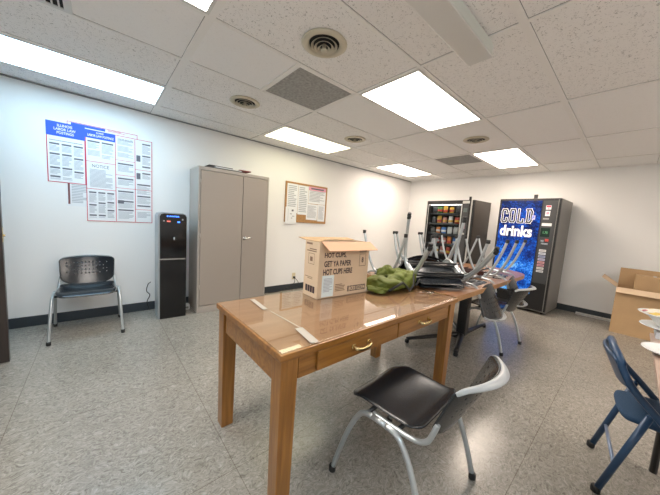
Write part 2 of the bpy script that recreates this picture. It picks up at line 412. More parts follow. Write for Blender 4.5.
# ------------------------------------------------------------------ posters
def poster(name, x0, x1, z0, z1, y, fn, mats, lab, cat, group=None):
    b = NB(); box(b, 0, x1-x0, -.0008, .0008, 0, z1-z0)
    fn(b, x1-x0, z1-z0)
    return tag(obj(name, b, mats, None, (x0, y, z0), norm=False), lab, cat, group)
PM = [WHITE, INK, BLUEINK, REDINK, PALEINK]
F = -.0012
def border(b, w, h, t=.006, mi=3, x0=0, z0=0):
    for r in ((x0, x0+w, z0, z0+t), (x0, x0+w, z0+h-t, z0+h), (x0, x0+t, z0, z0+h), (x0+w-t, x0+w, z0, z0+h)): rect(b, *r, F-.0001, mi)
def notice(b, x0, x1, z0, z1, cols=1, head=True):
    w = (x1-x0)/cols
    for c in range(cols):
        a, e = x0+c*w+.008, x0+(c+1)*w-.008
        z = z1-.008
        while z > z0+.03:
            if head and random.random() < .8:
                rect(b, a, e, z-.016, z, F, 1); z -= .026
            n = random.randint(4, 8); hh = min(n*.012, z-z0-.006)
            txtlines(b, a, e, z-hh, z, F, max(2, int(hh/.012)), 4); z -= hh+.014
def p1(b, w, h):
    border(b, w, h, .007)
    rect(b, 0, w, h-.14, h, F-.0002, 2)
    for s, x0, x1, z in (('ILLINOIS', .08, .19, -.045), ('LABOR LAW', .055, .215, -.08), ('POSTINGS', .075, .2, -.115)): put_text(b, s, x0, x1, h+z, h+z+.026, F-.0004, 0, bold=.02)
    notice(b, .012, w-.01, .02, h-.2, 3)
    rect(b, .02, w-.02, h-.185, h-.18, F, 1)
poster('wall_poster', -.885, -.60, 1.478, 2.075, -.0025, p1, PM, 'blue-headed labor law poster at the left, partly behind the wide poster', 'poster', 'workplace law posters')
def p2(b, w, h):
    border(b, w, h, .006); rect(b, .03, .30, h-.035, h-.008, F-.0002, 2); txtlines(b, .32, w-.1, h-.03, h-.01, F, 2, 3)
poster('wall_poster', -.735, -.15, 1.6, 2.107, -.0012, p2, PM, 'rearmost poster showing only its top strip above the others', 'poster', 'workplace law posters')
def p3(b, w, h):
    rect(b, .012, .028, .02, h-.02, F, 3); txtlines(b, .04, w-.02, .03, h-.03, F, 18, 4)
poster('wall_poster', -.755, -.57, 1.245, 1.60, -.001, p3, [WHITE, INK, BLUEINK, mat('brown print', (.18, .06, .06), .6), PALEINK], 'small plain notice sheet hanging below the left blue-headed poster', 'poster', 'workplace law posters')
def p4(b, w, h):
    border(b, w, h, .006)
    rect(b, 0, w*.42, h-.085, h, F-.0002, 2)
    put_text(b, 'ILLINOIS', .09, .15, h-.03, h-.012, F-.0004, 0, bold=.02); put_text(b, 'LABOR LAW POSTINGS', .02, .235, h-.066, h-.040, F-.0004, 0, bold=.02)
    x1, x2 = w*.42, w*.72
    for x in (x1, x2): rect(b, x-.004, x+.002, .01, h-.01, F-.0001, 3)
    for z in (h*.36, h*.66): rect(b, .006, x1, z, z+.005, F-.0001, 3)
    for z in (h*.40, h*.55, h*.72): rect(b, x1, x2, z, z+.004, F-.0001, 3)
    for z in (h*.16, h*.40, h*.64): rect(b, x2, w, z, z+.004, F-.0001, 3)
    notice(b, .01, x1-.01, h*.70, h-.10, 2)
    put_text(b, 'NOTICE', .05, .19, h*.60, h*.635, F, 1)
    txtlines(b, .03, x1-.03, h*.38, h*.58, F, 15, 4)
    notice(b, .012, x1-.01, .03, h*.34, 3)
    notice(b, x1+.01, x2-.01, h*.74, h-.03, 1, False); put_text(b, 'YOUR RIGHTS', x1+.02, x2-.02, h-.05, h-.028, F-.0003, 1)
    notice(b, x1+.01, x2-.01, h*.57, h*.70, 1); notice(b, x1+.01, x2-.01, h*.42, h*.53, 1)
    notice(b, x1+.01, x2-.01, .03, h*.38, 1)
    rect(b, x1+.015, x1+.07, h*.22, h*.26, F-.0003, 1)
    notice(b, x2+.06, w-.01, h*.66, h-.03, 1); notice(b, x2+.06, w-.01, h*.50, h*.62, 1)
    for z in (h*.74, h*.53): rect(b, x2+.012, x2+.05, z, z+.07, F, 1); 
    notice(b, x2+.01, w-.01, h*.18, h*.48, 1); notice(b, x2+.01, w-.01, .02, h*.14, 1, False)
poster('wall_poster', -.60, -.008, 1.095, 2.062, -.0042, p4, PM, 'widest poster with blue heading and many framed notices beside the water cooler', 'poster', 'workplace law posters')

# ------------------------------------------------------------------ cork board
t = thing('cork_board', 'oak-framed cork board on the wall right of the cabinet', 'board', (1.855, -.012, 1.20))
W_, H_ = .90, .68
b = NB(); box(b, .01, W_-.01, -.006, .009, .01, H_-.01); obj('cork_panel', b, CORK, t)
b = NB()
for r in ((0, W_, 0, .025), (0, W_, H_-.025, H_), (0, .025, .025, H_-.025), (W_-.025, W_, .025, H_-.025)): box(b, r[0], r[1], -.014, .011, r[2], r[3], bev=.002)
obj('frame', b, FRAMEW, t)
def sheet(x0, x1, z0, z1, lab, y=0, pink=False, n=14, rz=0):
    b = NB(); w, h = x1-x0, z1-z0; box(b, 0, w, -.0006, .0006, 0, h)
    txtlines(b, .02, w-.03, .03, h-(.07 if pink else .03), -.001, n, 2)
    if pink: rect(b, 0, w, h-.065, h, -.0011, 1); rect(b, .05, w-.05, h-.045, h-.02, -.0013, 3)
    return tag(obj('paper_sheet', b, [WHITE, PINKINK, PALEINK, INK], None, (1.855+x0, -.0205+y, 1.20+z0), (0, rz, 0), norm=False), lab, 'paper', 'papers pinned to the cork board')
sheet(.03, .25, .16, .65, 'leftmost long sheet of paper on the cork board')
sheet(.255, .47, .14, .645, 'second sheet from the left on the cork board', -.0004)
s = sheet(.475, .87, .35, .65, 'sheet with a pink heading on the cork board', -.0002, True, 8)
sheet(.70, .87, .04, .345, 'sheet at the bottom right corner of the cork board', -.0004)
sheet(.44, .69, .06, .345, 'slightly tilted sheet at the bottom middle of the cork board', -.0016, rz=.02)
b = NB(); box(b, 0, .22, -.0006, .0006, 0, .29); rect(b, .12, .16, .22, .25, -.001, 1); rect(b, .09, .13, .17, .18, -.001, 1); rect(b, .05, .055, .05, .26, -.001, 2); rect(b, .11, .14, .1, .11, -.001, 1); rect(b, .13, .18, .13, .145, -.001, 2)
tag(obj('paper_sheet', b, [WHITE, INK, PALEINK], None, (1.865, -.0285, 1.165), norm=False), 'white flyer hanging off the lower left corner of the cork board', 'paper', 'papers pinned to the cork board')

# ------------------------------------------------------------------ outlet and cords
t = thing('power_outlet', 'cream wall outlet with black plug between cabinet and desk box', 'outlet', (2.113, -.004, .24))
b = NB(); box(b, -.035, .035, -.003, .003, -.058, .058, bev=.002); obj('cover_plate', b, mat('cream plastic', (.7, .62, .42), .4), t)
b = NB(); box(b, -.017, .017, -.035, -.004, -.038, -.002, bev=.003); obj('plug', b, MATTEB, t)
b = NB(); tube(b, [(2.113, -.045, .215), (2.10, -.06, .14), (2.02, -.06, .08), (1.9, -.05, .03), (1.75, -.06, .012), (1.6, -.05, .012)], .005, smooth=6)
tube(b, [(2.115, -.05, .22), (2.18, -.07, .12), (2.12, -.08, .06), (2.25, -.05, .02), (2.5, -.04, .012)], .004, smooth=6)
tag(obj('wall_cable', b, MATTEB), 'black cord hanging from the cream wall outlet', 'cord')
b = NB(); tube(b, [(-.03, -.03, .36), (-.06, -.06, .34), (-.075, -.06, .26), (-.04, -.05, .2), (-.07, -.055, .12), (-.045, -.05, .02)], .005, smooth=6)
tag(obj('wall_cable', b, MATTEB), 'thin black cord curling down beside the water cooler', 'cord')
t = thing('plug_adapter', 'small white adapter box on the floor right of the water cooler', 'adapter', (.335, -.2, 0))
b = NB(); box(b, -.035, .035, -.04, .04, 0, .07, bev=.006); obj('body', b, WHITEP, t)
b = NB(); box(b, -.02, .02, -.042, -.04, .02, .045); obj('socket_face', b, MGREY, t)
b = NB(); box(b, 0, .44, -.03, .03, 0, .035, bev=.006); tag(obj('cable_cover', b, mat('pale grey plastic', (.55, .56, .55), .4), None, (5.47, -3.42, 0), (0, 0, math.radians(-88))), 'pale grey strip lying on the floor under the far baseboard', 'strip')

# ------------------------------------------------------------------ water cooler
t = thing('water_cooler', 'tall slim black water dispenser with silver sides', 'water cooler', (-.008, -.435, 0), (0, 0, math.radians(-2)))
b = NB(); w = .29; D = .32
out = [(0, 0), (w, 0), (w, 1.20), (w-.012, 1.228), (w-.04, 1.24), (.04, 1.24), (.012, 1.228), (0, 1.20)]
def front_prism(b, out, y0, y1, mi=0):
    A = [b.verts.new((x, y0, z)) for x, z in out]; B = [b.verts.new((x, y1, z)) for x, z in out]; n = len(A)
    for f in (b.faces.new(A), b.faces.new(B[::-1])): f.material_index = mi
    for k in range(n): f = b.faces.new((A[k], B[k], B[(k+1) % n], A[(k+1) % n])); f.material_index = mi
front_prism(b, out, .02, D); obj('housing', b, mat('silver grey plastic', (.42, .45, .47), .35, .3), t)
b = NB(); front_prism(b, [(.018, .0), (w-.004, .0), (w-.004, .70), (.018, .70)], 0, .02); obj('lower_door', b, GLOSSB, t, bevel=.003)
b = NB(); front_prism(b, [(.018, .715), (w-.004, .715), (w-.004, 1.195), (w-.02, 1.222), (w-.045, 1.23), (.06, 1.23), (.03, 1.22), (.018, 1.195)], .0, .02)
obj('upper_panel', b, GLOSSB, t, bevel=.003)
b = NB(); box(b, .018, w-.004, -.004, .018, .701, .714); obj('drip_ledge', b, CHROME, t)
b = NB(); tube(b, [(.155, -.002, .96), (.155, -.016, .955), (.155, -.018, .93)], .007, smooth=4); obj('spout', b, CHROME, t)
BLI = mat('blue indicator', (.02, .1, .8), .5, emit=(.05, .2, 1.), es=2.); RDI = mat('red indicator', (.7, .15, .12), .5, emit=(1, .2, .15), es=.4); GSY = mat('grey symbol', (.4, .4, .4), .5)
b = NB(); put_text(b, 'WATER', .10, .21, 1.192, 1.208, -.0006, 0, bold=.03); obj('blue_lettering', b, BLI, t, norm=False)
for x0, x1, z0, z1, m in ((.085, .095, 1.192, 1.208, BLI), (.085, .12, 1.135, 1.150, RDI), (.19, .215, 1.13, 1.145, BLI), (.05, .062, 1.14, 1.152, GSY), (.235, .25, 1.16, 1.175, GSY)):
    b = NB(); box(b, x0, x1, -.0012, -.0002, z0, z1); obj('indicator', b, m, t)

# ------------------------------------------------------------------ storage cabinet
t = thing('storage_cabinet', 'tall taupe metal two-door storage cabinet by the wall', 'cabinet', (.402, -.436, 0))
CW, CH, CD = .925, 1.82, .41
b = NB()
box(b, 0, .022, .0, CD, 0, CH); box(b, CW-.022, CW, .0, CD, 0, CH); box(b, .022, CW-.022, .0, CD, CH-.04, CH); box(b, .022, CW-.022, .0, CD, 0, .085); box(b, .022, CW-.022, CD-.01, CD, .085, CH-.04)
obj('body', b, BEIGED, t, bevel=.003)
b = NB(); box(b, .026, .545, -.006, .012, .095, CH-.045, bev=.003); obj('door', b, BEIGE, t)
b = NB(); box(b, .551, CW-.026, -.006, .012, .095, CH-.045, bev=.003); d = obj('door', b, BEIGE, t)
b = NB(); tube(b, [(.585, -.006, .955), (.585, -.035, .955)], .012); tube(b, [(.585, -.03, .955), (.61, -.036, .957), (.675, -.036, .965)], [.010, .006], smooth=4); box(b, .57, .60, -.009, -.006, .93, .98, bev=.001); obj('handle', b, CHROME, d)
for z in (.3, .95, 1.6):
    b = NB(); tube(b, [(.024, -.004, z), (.024, -.004, z+.06)], .005); obj('hinge', b, BEIGED, t)
# papers on top
for k, (x, y, w, d, z, h, m, lab) in enumerate(((.50, -.36, .46, .27, 0, .022, DGREY, 'dark folder lying at the bottom of the pile on the cabinet'), (.62, -.37, .34, .24, .023, .012, WHITE, 'white stack of paper in the middle of the pile on the cabinet'), (.55, -.33, .30, .22, .036, .014, MATTEB, 'black binder on top of the pile on the cabinet'), (.93, -.36, .16, .2, .036, .012, mat('dark red cover', (.22, .03, .04), .5), 'dark red booklet at the right end of the pile on the cabinet'))):
    b = NB(); box(b, 0, w, 0, d, 0, h, bev=.002); o = tag(obj('document_pile', b, m, None, (x, y, CH+z+.0005), (0, 0, random.uniform(-.05, .05))), lab, 'documents', 'papers on top of the cabinet')

# ------------------------------------------------------------------ desk
t = thing('desk', 'long honey brown wooden desk with two drawers under a glass top', 'desk', (.01, -3.10, 0))
DW, DD, DT = 1.54, .74, .752
b = NB(); box(b, 0, DW, 0, DD, DT-.032, DT-.001, bev=.004); obj('desktop', b, [OAK], t)
b = NB(); box(b, .012, DW-.012, .012, DD-.012, DT-.001, DT+.0); obj('desktop_veneer', b, DESKTOP, t)
b = NB(); box(b, .006, DW-.006, .006, DD-.006, DT+.0006, DT+.0066, bev=.0015); obj('glass_sheet', b, GLASS, t)
TOP = DT+.0066
b = NB(); box(b, .10, DW-.10, .022, .042, .615, DT-.033); obj('front_rail', b, OAK, t)
b = NB(); box(b, .10, DW-.10, DD-.042, DD-.022, .60, DT-.033); obj('back_rail', b, OAK, t)
for x in (.022, DW-.042): b = NB(); box(b, x, x+.02, .10, DD-.10, .60, DT-.033); obj('side_rail', b, OAK, t)
for x in (.012, DW-.092):
    for y in (.012, DD-.092):
        b = NB(); v = box(b, x, x+.08, y, y+.08, 0, DT-.033, bev=.004)
        for q in b.verts:
            s = 1-.14*(1-q.co.z/.72); q.co.x = x+.04+(q.co.x-x-.04)*s; q.co.y = y+.04+(q.co.y-y-.04)*s
        obj('leg', b, OAKLEG, t)
for x0, x1 in ((.19, .775), (.785, 1.37)):
    b = NB(); box(b, x0, x1, .006, .0215, .625, DT-.038, bev=.003); d = obj('drawer', b, OAK, t)
    b = NB(); xc = (x0+x1)/2-.02
    tube(b, [(xc-.055, .004, .678), (xc-.05, -.018, .672), (xc-.02, -.026, .668), (xc+.02, -.026, .668), (xc+.05, -.018, .672), (xc+.055, .004, .678)], .007, smooth=5, flat=1.3)
    for q in (-.055, .055): box(b, xc+q-.012, xc+q+.012, .0, .006, .668, .69, bev=.002)
    obj('drawer_pull', b, BRASS, d)
# clear tape on the glass and crack
for k, (x0, y0, x1, y1, w, lab) in enumerate(((.205, -2.42, .19, -2.62, .028, 'strip of clear tape near the back edge of the desk glass'), (.20, -2.66, .213, -2.93, .006, 'thin tape line in the middle of the cracked desk glass'), (.205, -2.93, .18, -3.09, .04, 'wide strip of clear tape at the front edge of the desk glass'))):
    b = NB(); L = math.hypot(x1-x0, y1-y0); box(b, -w/2, w/2, -L/2, L/2, 0, .0006)
    tag(obj('tape_strip', b, TAPE, None, ((x0+x1)/2, (y0+y1)/2, TOP+.0004), (0, 0, math.atan2(y1-y0, x1-x0)+PI/2)), lab, 'tape', 'tape strips on the desk glass')
for k, (x, y, lab) in enumerate(((1.44, -2.93, 'small silver key ring cluster at the right end of the desk'), )):
    t = thing('key_bunch', lab, 'keys', (x, y, TOP+.001))
    b = NB(); P = [(.022*math.cos(a*PI/8), .022*math.sin(a*PI/8), .003) for a in range(17)]; tube(b, P, .0015, 6); obj('ring', b, CHROME, t)
    for a in (.2, 1.1, 2.4, 3.6, 5.1):
        M = Matrix.Rotation(a, 4, 'Z') @ Matrix.Scale(1.4, 4) @ Matrix.Translation((.025, 0, .002+.0012*a))
        b = NB(); box(b, -.005, .02, -.009, .009, 0, .002, M=M); box(b, .02, .048, -.003, .003, 0, .002, M=M); obj('key', b, CHROME if a < 3 else BRASS, t)

# ------------------------------------------------------------------ paper cup box on desk
t = thing('cardboard_box', 'open cardboard box on the desk printed with bold dark lettering', 'box', (.558, -2.615, TOP+.0005), (0, 0, math.radians(-2.5)))
w, d, h = .46, .165, .375
b = NB(); th = .004
box(b, 0, w, 0, th, 0, h); box(b, 0, w, d-th, d, 0, h); box(b, 0, th, th, d-th, 0, h); box(b, w-th, w, th, d-th, 0, h); box(b, th, w-th, th, d-th, 0, th)
y = -.0006
for s, x0, x1, z0, z1 in (('HOT CUPS,', .045, .235, .265, .305), ('GET YA PAPER', .045, .285, .21, .25), ('HOT CUPS HERE', .04, .30, .155, .195)): put_text(b, s, x0, x1, z0, z1, y, 1, bold=.035)
# icon panel, code bar, small text
for r in ((.365, .43, .20, .203), (.365, .43, .287, .29), (.365, .368, .203, .287), (.427, .43, .203, .287)): rect(b, *r, y, 1)
put_text(b, '8', .388, .408, .225, .265, y, 1, bold=.03); txtlines(b, .36, .44, .297, .312, y, 2, 1)
for k in range(7): rect(b, .265+k*.026, .287+k*.026, .022, .062, y, 1)
put_text(b, '3001234', .27, .44, .028, .056, y-.0003, 2, bold=.02)
txtlines(b, .15, .24, .03, .085, y, 5, 3)
def side(x0, x1, z0, z1, mi):     # print on the short left side
    f = b.faces.new([b.verts.new(p) for p in ((y, x1, z0), (y, x0, z0), (y, x0, z1), (y, x1, z1))]); f.material_index = mi
for k in range(4): side(.03+k*.028, .054+k*.028, .03, .075, 1)
for r in ((.05, .12, .22, .223), (.05, .12, .29, .293), (.05, .053, .22, .29), (.117, .12, .22, .29), (.07, .1, .24, .27), (.03, .14, .305, .312), (.03, .11, .318, .325), (.08, .15, .35, .363), (.06, .15, .13, .134), (.06, .12, .12, .124)): side(*r, 3)
obj('carton', b, [CARDP, BROWNINK, CARDP, mat('faded brown ink', (.22, .13, .08), .7)], t, norm=False)
def flap(p0, p1, L, a, name, axis, m):
    """thin sheet hinged along p0-p1 (box local), swung outward by direction a"""
    p0, p1, a = Vector(p0), Vector(p1), Vector(a).normalized()*L
    n = (p1-p0).cross(a).normalized()*.002
    b = NB(); vs = [b.verts.new(q+s) for s in (n, -n) for q in (p0, p1, p1+a, p0+a)]
    b.faces.new(vs[:4]); b.faces.new(vs[4:][::-1])
    for k in range(4): b.faces.new((vs[k], vs[4+k], vs[4+(k+1) % 4], vs[(k+1) % 4]))
    return obj(name, b, m, t)
flap((.012, -.001, h+.002), (w, -.001, h+.002), .085, (.25, -.62, -.55), 'front_flap', 0, CARDLIT)
flap((0, d, h+.001), (w, d, h+.001), .08, (-.12, .9, .12), 'back_flap', 0, CARD)
flap((-.001, th, h+.001), (-.001, d-.01, h+.001), .05, (.9, 0, .25), 'side_flap', 0, CARD)
b = NB(); box(b, .05, w-.02, .02, .145, .26, .30); obj('dark_contents', b, mat('dark plastic lining', (.05, .035, .04), .6), t)
b = NB(); box(b, 0, .10, -.0004, .0004, 0, .145); txtlines(b, .012, .088, .03, .125, -.0008, 10, 1)
tag(obj('shipping_label', b, [mat('pale label paper', (.72, .80, .80), .6), PALEINK], None, (.592, -2.6185, TOP+.008), (0, 0, math.radians(-2.5)), norm=False), 'white shipping label stuck on the front of the lettered box', 'label')

# small carton/cup behind box
t = thing('snack_carton', 'small white and red carton just right of the lettered box', 'carton', (1.10, -2.50, TOP+.0005), (0, 0, .3))
b = NB(); box(b, 0, .07, 0, .05, 0, .13, bev=.002); obj('carton', b, WHITE, t)
b = NB(); rect(b, .005, .065, .085, .12, -.0006, 0); rect(b, .01, .03, .04, .075, -.0006, 1); rect(b, .035, .06, .02, .07, -.0006, 1); obj('print', b, [mat('red print', (.6, .05, .03), .5), INK], t, norm=False)

# ------------------------------------------------------------------ green bag
t = thing('canvas_bag', 'crumpled olive green fabric bag lying on the desk', 'bag', (1.275, -2.70, TOP+.001))
def lump(cx, cy, rx, ry, rz, seed, rot=0.):
    rd = random.Random(seed); ph = [rd.uniform(0, 6) for _ in range(6)]
    b = NB()
    def fn(u, v):
        a = u*2*PI; e = (v-.5)*PI
        x, y, z = math.cos(e)*math.cos(a), math.cos(e)*math.sin(a), math.sin(e)
        sq = lambda q: math.copysign(abs(q)**.75, q)
        x, y, z = sq(x), sq(y), sq(z)
        k = 1+.09*math.sin(2*a+ph[0]+3*e)+.05*math.sin(4*a+ph[1]-5*e)+.02*math.sin(9*a+ph[4]+7*e)
        k -= .13*(1-abs(math.sin(1.5*a+ph[3]+2.2*e)))**5+.08*(1-abs(math.sin(2.5*a+ph[5]-1.7*e)))**6
        X, Y, Z = x*rx*k, y*ry*k, max(-.98, z)*rz*(k if z > 0 else 1)+rz
        c, s = math.cos(rot), math.sin(rot)
        return Vector((cx+X*c-Y*s, cy+X*s+Y*c, Z))
    grid(b, fn, 56, 28); bmesh.ops.remove_doubles(b, verts=b.verts[:], dist=.0005)
    return b
obj('bag_body', lump(.14, .03, .15, .12, .072, 3, .2), OLIVE, t); obj('bag_fold', lump(-.09, .03, .14, .12, .056, 5, -.25), OLIVE, t)
obj('bag_fold', lump(.03, .10, .10, .06, .085, 9, .1), OLIVE, t); obj('bag_fold', lump(-.20, .00, .06, .08, .025, 11, .3), OLIVE, t)
for P in ([(-.16, -.07, .02), (-.10, -.115, .07), (-.02, -.10, .075), (.03, -.13, .02)], [(.02, -.13, .01), (.06, -.14, .06), (.12, -.10, .11), (.2, -.05, .12)], [(.1, -.135, .05), (.18, -.12, .08), (.27, -.06, .06)]):
    b = NB(); tube(b, P, .006, 8, smooth=6, flat=1.6); obj('strap', b, STRAP, t)

# ------------------------------------------------------------------ stacking chair prototype (faces +y)
def make_chair(label, loc, rot=(0, 0, 0)):
    t = thing('stacking_chair', label, 'chair', loc, rot, 'black plastic stacking chairs with silver legs')
    # seat shell
    b = NB()
    def seat(u, v):
        x = (u-.5)*2; y = v
        hw = .222-.012*(1-y)-.02*max(0, y-.85)/.15
        X = x*hw; Y = -.160+y*.388
        Z = .437+.006*abs(x)**3 - .014*math.exp(-((y-.4)/.25)**2)*(1-x*x) + .006*y
        if y > .78: Z -= .035*((y-.78)/.22)**2
        if y < .12: Z += .018*((.12-y)/.12)**2
        c = max(0, abs(x)-.8)/.2
        if y > .8: Y -= .03*c*c
        if y < .2: Y += .025*c*c
        return Vector((X, Y, Z))
    grid(b, seat, 14, 16); obj('seat', b, BLACKP, t, solid=.012, sub=1)
    # backrest with perforations
    b = NB()
    NU, NV = 30, 16
    def back(u, v):
        x = (u-.5)*2
        zt = .702+.014*(1-x*x); zb = .495-.075*(1-abs(x)**2.6)
        Z = zb+(zt-zb)*v
        hw = .222-.008*(1-v)
        c = max(0, abs(x)-.88)/.12; Z += (-1 if v > .5 else 1)*.018*c*c*abs(v-.5)*2
        Y = -.208-.075*(Z-.5)/.2 + (x*x-.85)*(.040+.030*v)
        return Vector((x*hw, Y, Z))
    def holes(i, j):
        if j % 2 == 0: pass
        x = abs(i-14.5)
        if not 6 <= j <= 13: return False
        if x > 11.5 or x < 0: return False
        return (i+j) % 2 == 0 and (i % 2 == 0) and not (x > 6 and (j+i//2) % 3 == 0)
    grid(b, back, NU, NV, holes=holes); obj('backrest', b, BLACKP, t, solid=.010, sub=1)
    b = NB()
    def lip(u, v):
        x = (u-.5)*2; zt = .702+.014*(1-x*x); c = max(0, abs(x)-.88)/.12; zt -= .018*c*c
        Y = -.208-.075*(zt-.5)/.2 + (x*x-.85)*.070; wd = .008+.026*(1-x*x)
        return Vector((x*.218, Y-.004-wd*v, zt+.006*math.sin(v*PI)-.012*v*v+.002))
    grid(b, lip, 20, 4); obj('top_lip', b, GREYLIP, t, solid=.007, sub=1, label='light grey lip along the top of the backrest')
    for s in (-1, 1):
        rb = .0125
        b = NB(); tube(b, [(s*.262, .25, .012), (s*.257, .222, .12), (s*.250, .175, .27), (s*.244, .125, .375), (s*.241, .09, .404), (s*.24, .05, .412)], rb, 10, smooth=5); l = obj('leg', b, SILVER, t)
        b = NB(); lathe(b, [(.014, 0), (.017, .004), (.017, .03), (.0145, .034)], 12, (s*.262, .25, 0)); obj('rubber_foot', b, RUBBER, l)
        b = NB(); tube(b, [(s*.262, -.25, .012), (s*.256, -.215, .14), (s*.248, -.165, .28), (s*.243, -.11, .375), (s*.241, -.07, .405), (s*.24, -.02, .412)], rb, 10, smooth=5); l = obj('leg', b, SILVER, t)
        b = NB(); lathe(b, [(.014, 0), (.017, .004), (.017, .03), (.0145, .034)], 12, (s*.262, -.25, 0)); obj('rubber_foot', b, RUBBER, l)
        b = NB(); tube(b, [(s*.24, -.02, .412), (s*.24, .05, .412)], rb, 10); obj('side_rail', b, SILVER, t)
        b = NB(); tube(b, [(s*.222, .06, .413), (s*.222, -.05, .414), (s*.222, -.11, .416), (s*.221, -.160, .424), (s*.218, -.195, .448), (s*.213, -.212, .49), (s*.207, -.222, .53)], .011, 10, smooth=6); obj('back_post', b, SILVER, t)
    b = NB(); tube(b, [(-.235, .09, .398), (.235, .09, .398)], .010, 8); tube(b, [(-.235, -.06, .398), (.235, -.06, .398)], .010, 8); obj('cross_bar', b, MATTEB, t)
    return t
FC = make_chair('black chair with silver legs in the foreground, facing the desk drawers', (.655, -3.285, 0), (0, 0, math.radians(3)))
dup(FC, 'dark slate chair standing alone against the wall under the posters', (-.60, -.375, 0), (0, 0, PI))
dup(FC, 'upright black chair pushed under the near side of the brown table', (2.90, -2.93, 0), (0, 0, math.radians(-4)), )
# things in one group share the group key
for o in bpy.data.objects:
    if o.name.startswith('stacking_chair'): o['group'] = 'black plastic stacking chairs with silver legs'
TT = .755
SH = .445
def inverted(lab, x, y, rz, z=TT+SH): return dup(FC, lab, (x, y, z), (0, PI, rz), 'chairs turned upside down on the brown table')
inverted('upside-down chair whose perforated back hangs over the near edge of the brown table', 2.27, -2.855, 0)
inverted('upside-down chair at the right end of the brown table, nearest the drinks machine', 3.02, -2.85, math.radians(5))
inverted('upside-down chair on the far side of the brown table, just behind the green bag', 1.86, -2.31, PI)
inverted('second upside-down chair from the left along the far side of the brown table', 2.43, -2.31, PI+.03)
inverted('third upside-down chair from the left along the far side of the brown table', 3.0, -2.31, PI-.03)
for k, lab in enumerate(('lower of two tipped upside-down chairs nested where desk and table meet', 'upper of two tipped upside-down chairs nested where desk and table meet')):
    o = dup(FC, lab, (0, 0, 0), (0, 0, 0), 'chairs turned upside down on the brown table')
    a = math.atan2(.27, .50)*.97
    # seat fronts rest near the desk corner, back rims touch down farther across the brown table
    M = Matrix.Translation((1.66, -2.93, TT+.014+k*.024)) @ Matrix.Rotation(math.radians(145), 4, 'Z') @ Matrix.Rotation(-a, 4, 'X') @ Matrix.Rotation(PI, 4, 'Y') @ Matrix.Translation((0, -.228, -.424))
    o.location = M.translation; o.rotation_euler = M.to_euler()

# ------------------------------------------------------------------ brown table with rounded end
t = thing('meeting_table', 'long brown laminate table with rounded end behind the desk', 'table', (2.65, -2.66, 0))
def outline(x0, x1, y0, y1, r, n=10):
    P = [(x0, y0)]
    for k in range(n+1): a = -PI/2+k/n*PI/2; P.append((x1-r+r*math.cos(a), y0+r+r*math.sin(a)))
    for k in range(n+1): a = k/n*PI/2; P.append((x1-r+r*math.cos(a), y1-r+r*math.sin(a)))
    P.append((x0, y1)); return P
b = NB(); prism(b, outline(-1.09, 1.20, -.42, .58, .42), TT-.042, TT, 0, 1); obj('tabletop', b, [TABLEE, TABLEW], t)
b = NB(); box(b, -.05, .05, -.13, -.03, .06, TT-.045, bev=.012); obj('column', b, MATTEB, t)
for ex, ey in ((-.62, .24), (-.46, -.22), (.68, -.09), (.5, .3)):
    b = NB(); box(b, -.4, .4, -.25, .25, 0, .01) if False else None
    tube(b, [(0, -.08, .075), (ex*.5, ey*.5-.04, .06), (ex, ey, .045)], [.035, .022], 10, smooth=3, flat=.8); f_ = obj('foot_arm', b, MATTEB, t)
    b = NB(); lathe(b, [(.018, 0), (.024, .006), (.024, .03), (.015, .04)], 14, (ex, ey, 0)); obj('foot_pad', b, MATTEB, f_)
b = NB(); box(b, -.45, .45, -.09, -.07, TT-.09, TT-.044); obj('under_beam', b, MATTEB, t)

t = thing('serving_tray', 'dark brown plastic tray with pale lettering on the brown table', 'tray', (2.645, -2.74, TT+.0005), (0, 0, math.radians(-60)))
b = NB(); w, d, h = .14, .085, .075
A = [[b.verts.new((sx*w*s, sy*d*s, z)) for sx, sy in ((-1, -1), (1, -1), (1, 1), (-1, 1))] for s, z in ((.85, 0), (1., h), (.96, h), (.82, .008))]
b.faces.new(A[0][::-1]); b.faces.new(A[3])
for P, Q in zip(A, A[1:]):
    for k in range(4): b.faces.new((P[k], P[(k+1) % 4], Q[(k+1) % 4], Q[k]))
obj('basket', b, mat('dark brown plastic', (.05, .018, .014), .35), t)
b = NB(); rect(b, -.07, .07, .03, .045, -.086, 0)
obj('lettering', b, mat('pale lettering', (.45, .4, .38), .5), t, norm=False)

# ------------------------------------------------------------------ vending machines (local: front faces -y)
ROT = (0, 0, -PI/2)
t = thing('drinks_machine', 'black cold drinks vending machine with bubbling blue front', 'vending machine', (4.80, -2.303, 0), (0, 0, math.radians(-93)))
w, h, D = .83, 1.84, .73
b = NB(); box(b, 0, w, .045, D, .03, h, bev=.006); obj('body', b, MGREY, t)
b = NB(); box(b, 0, w, 0, .044, .06, h, bev=.006); obj('door', b, MATTEB, t)
for x in (.06, w-.06):
    for y in (.1, D-.1): b = NB(); lathe(b, [(.02, 0), (.02, .03)], 12, (x, y, 0)); obj('leg', b, MATTEB, t)
b = NB(); box(b, .03, .60, -.006, -.0005, .30, h-.035, bev=.002); g = obj('picture_panel', b, ocean_mat(), t)
b = NB()
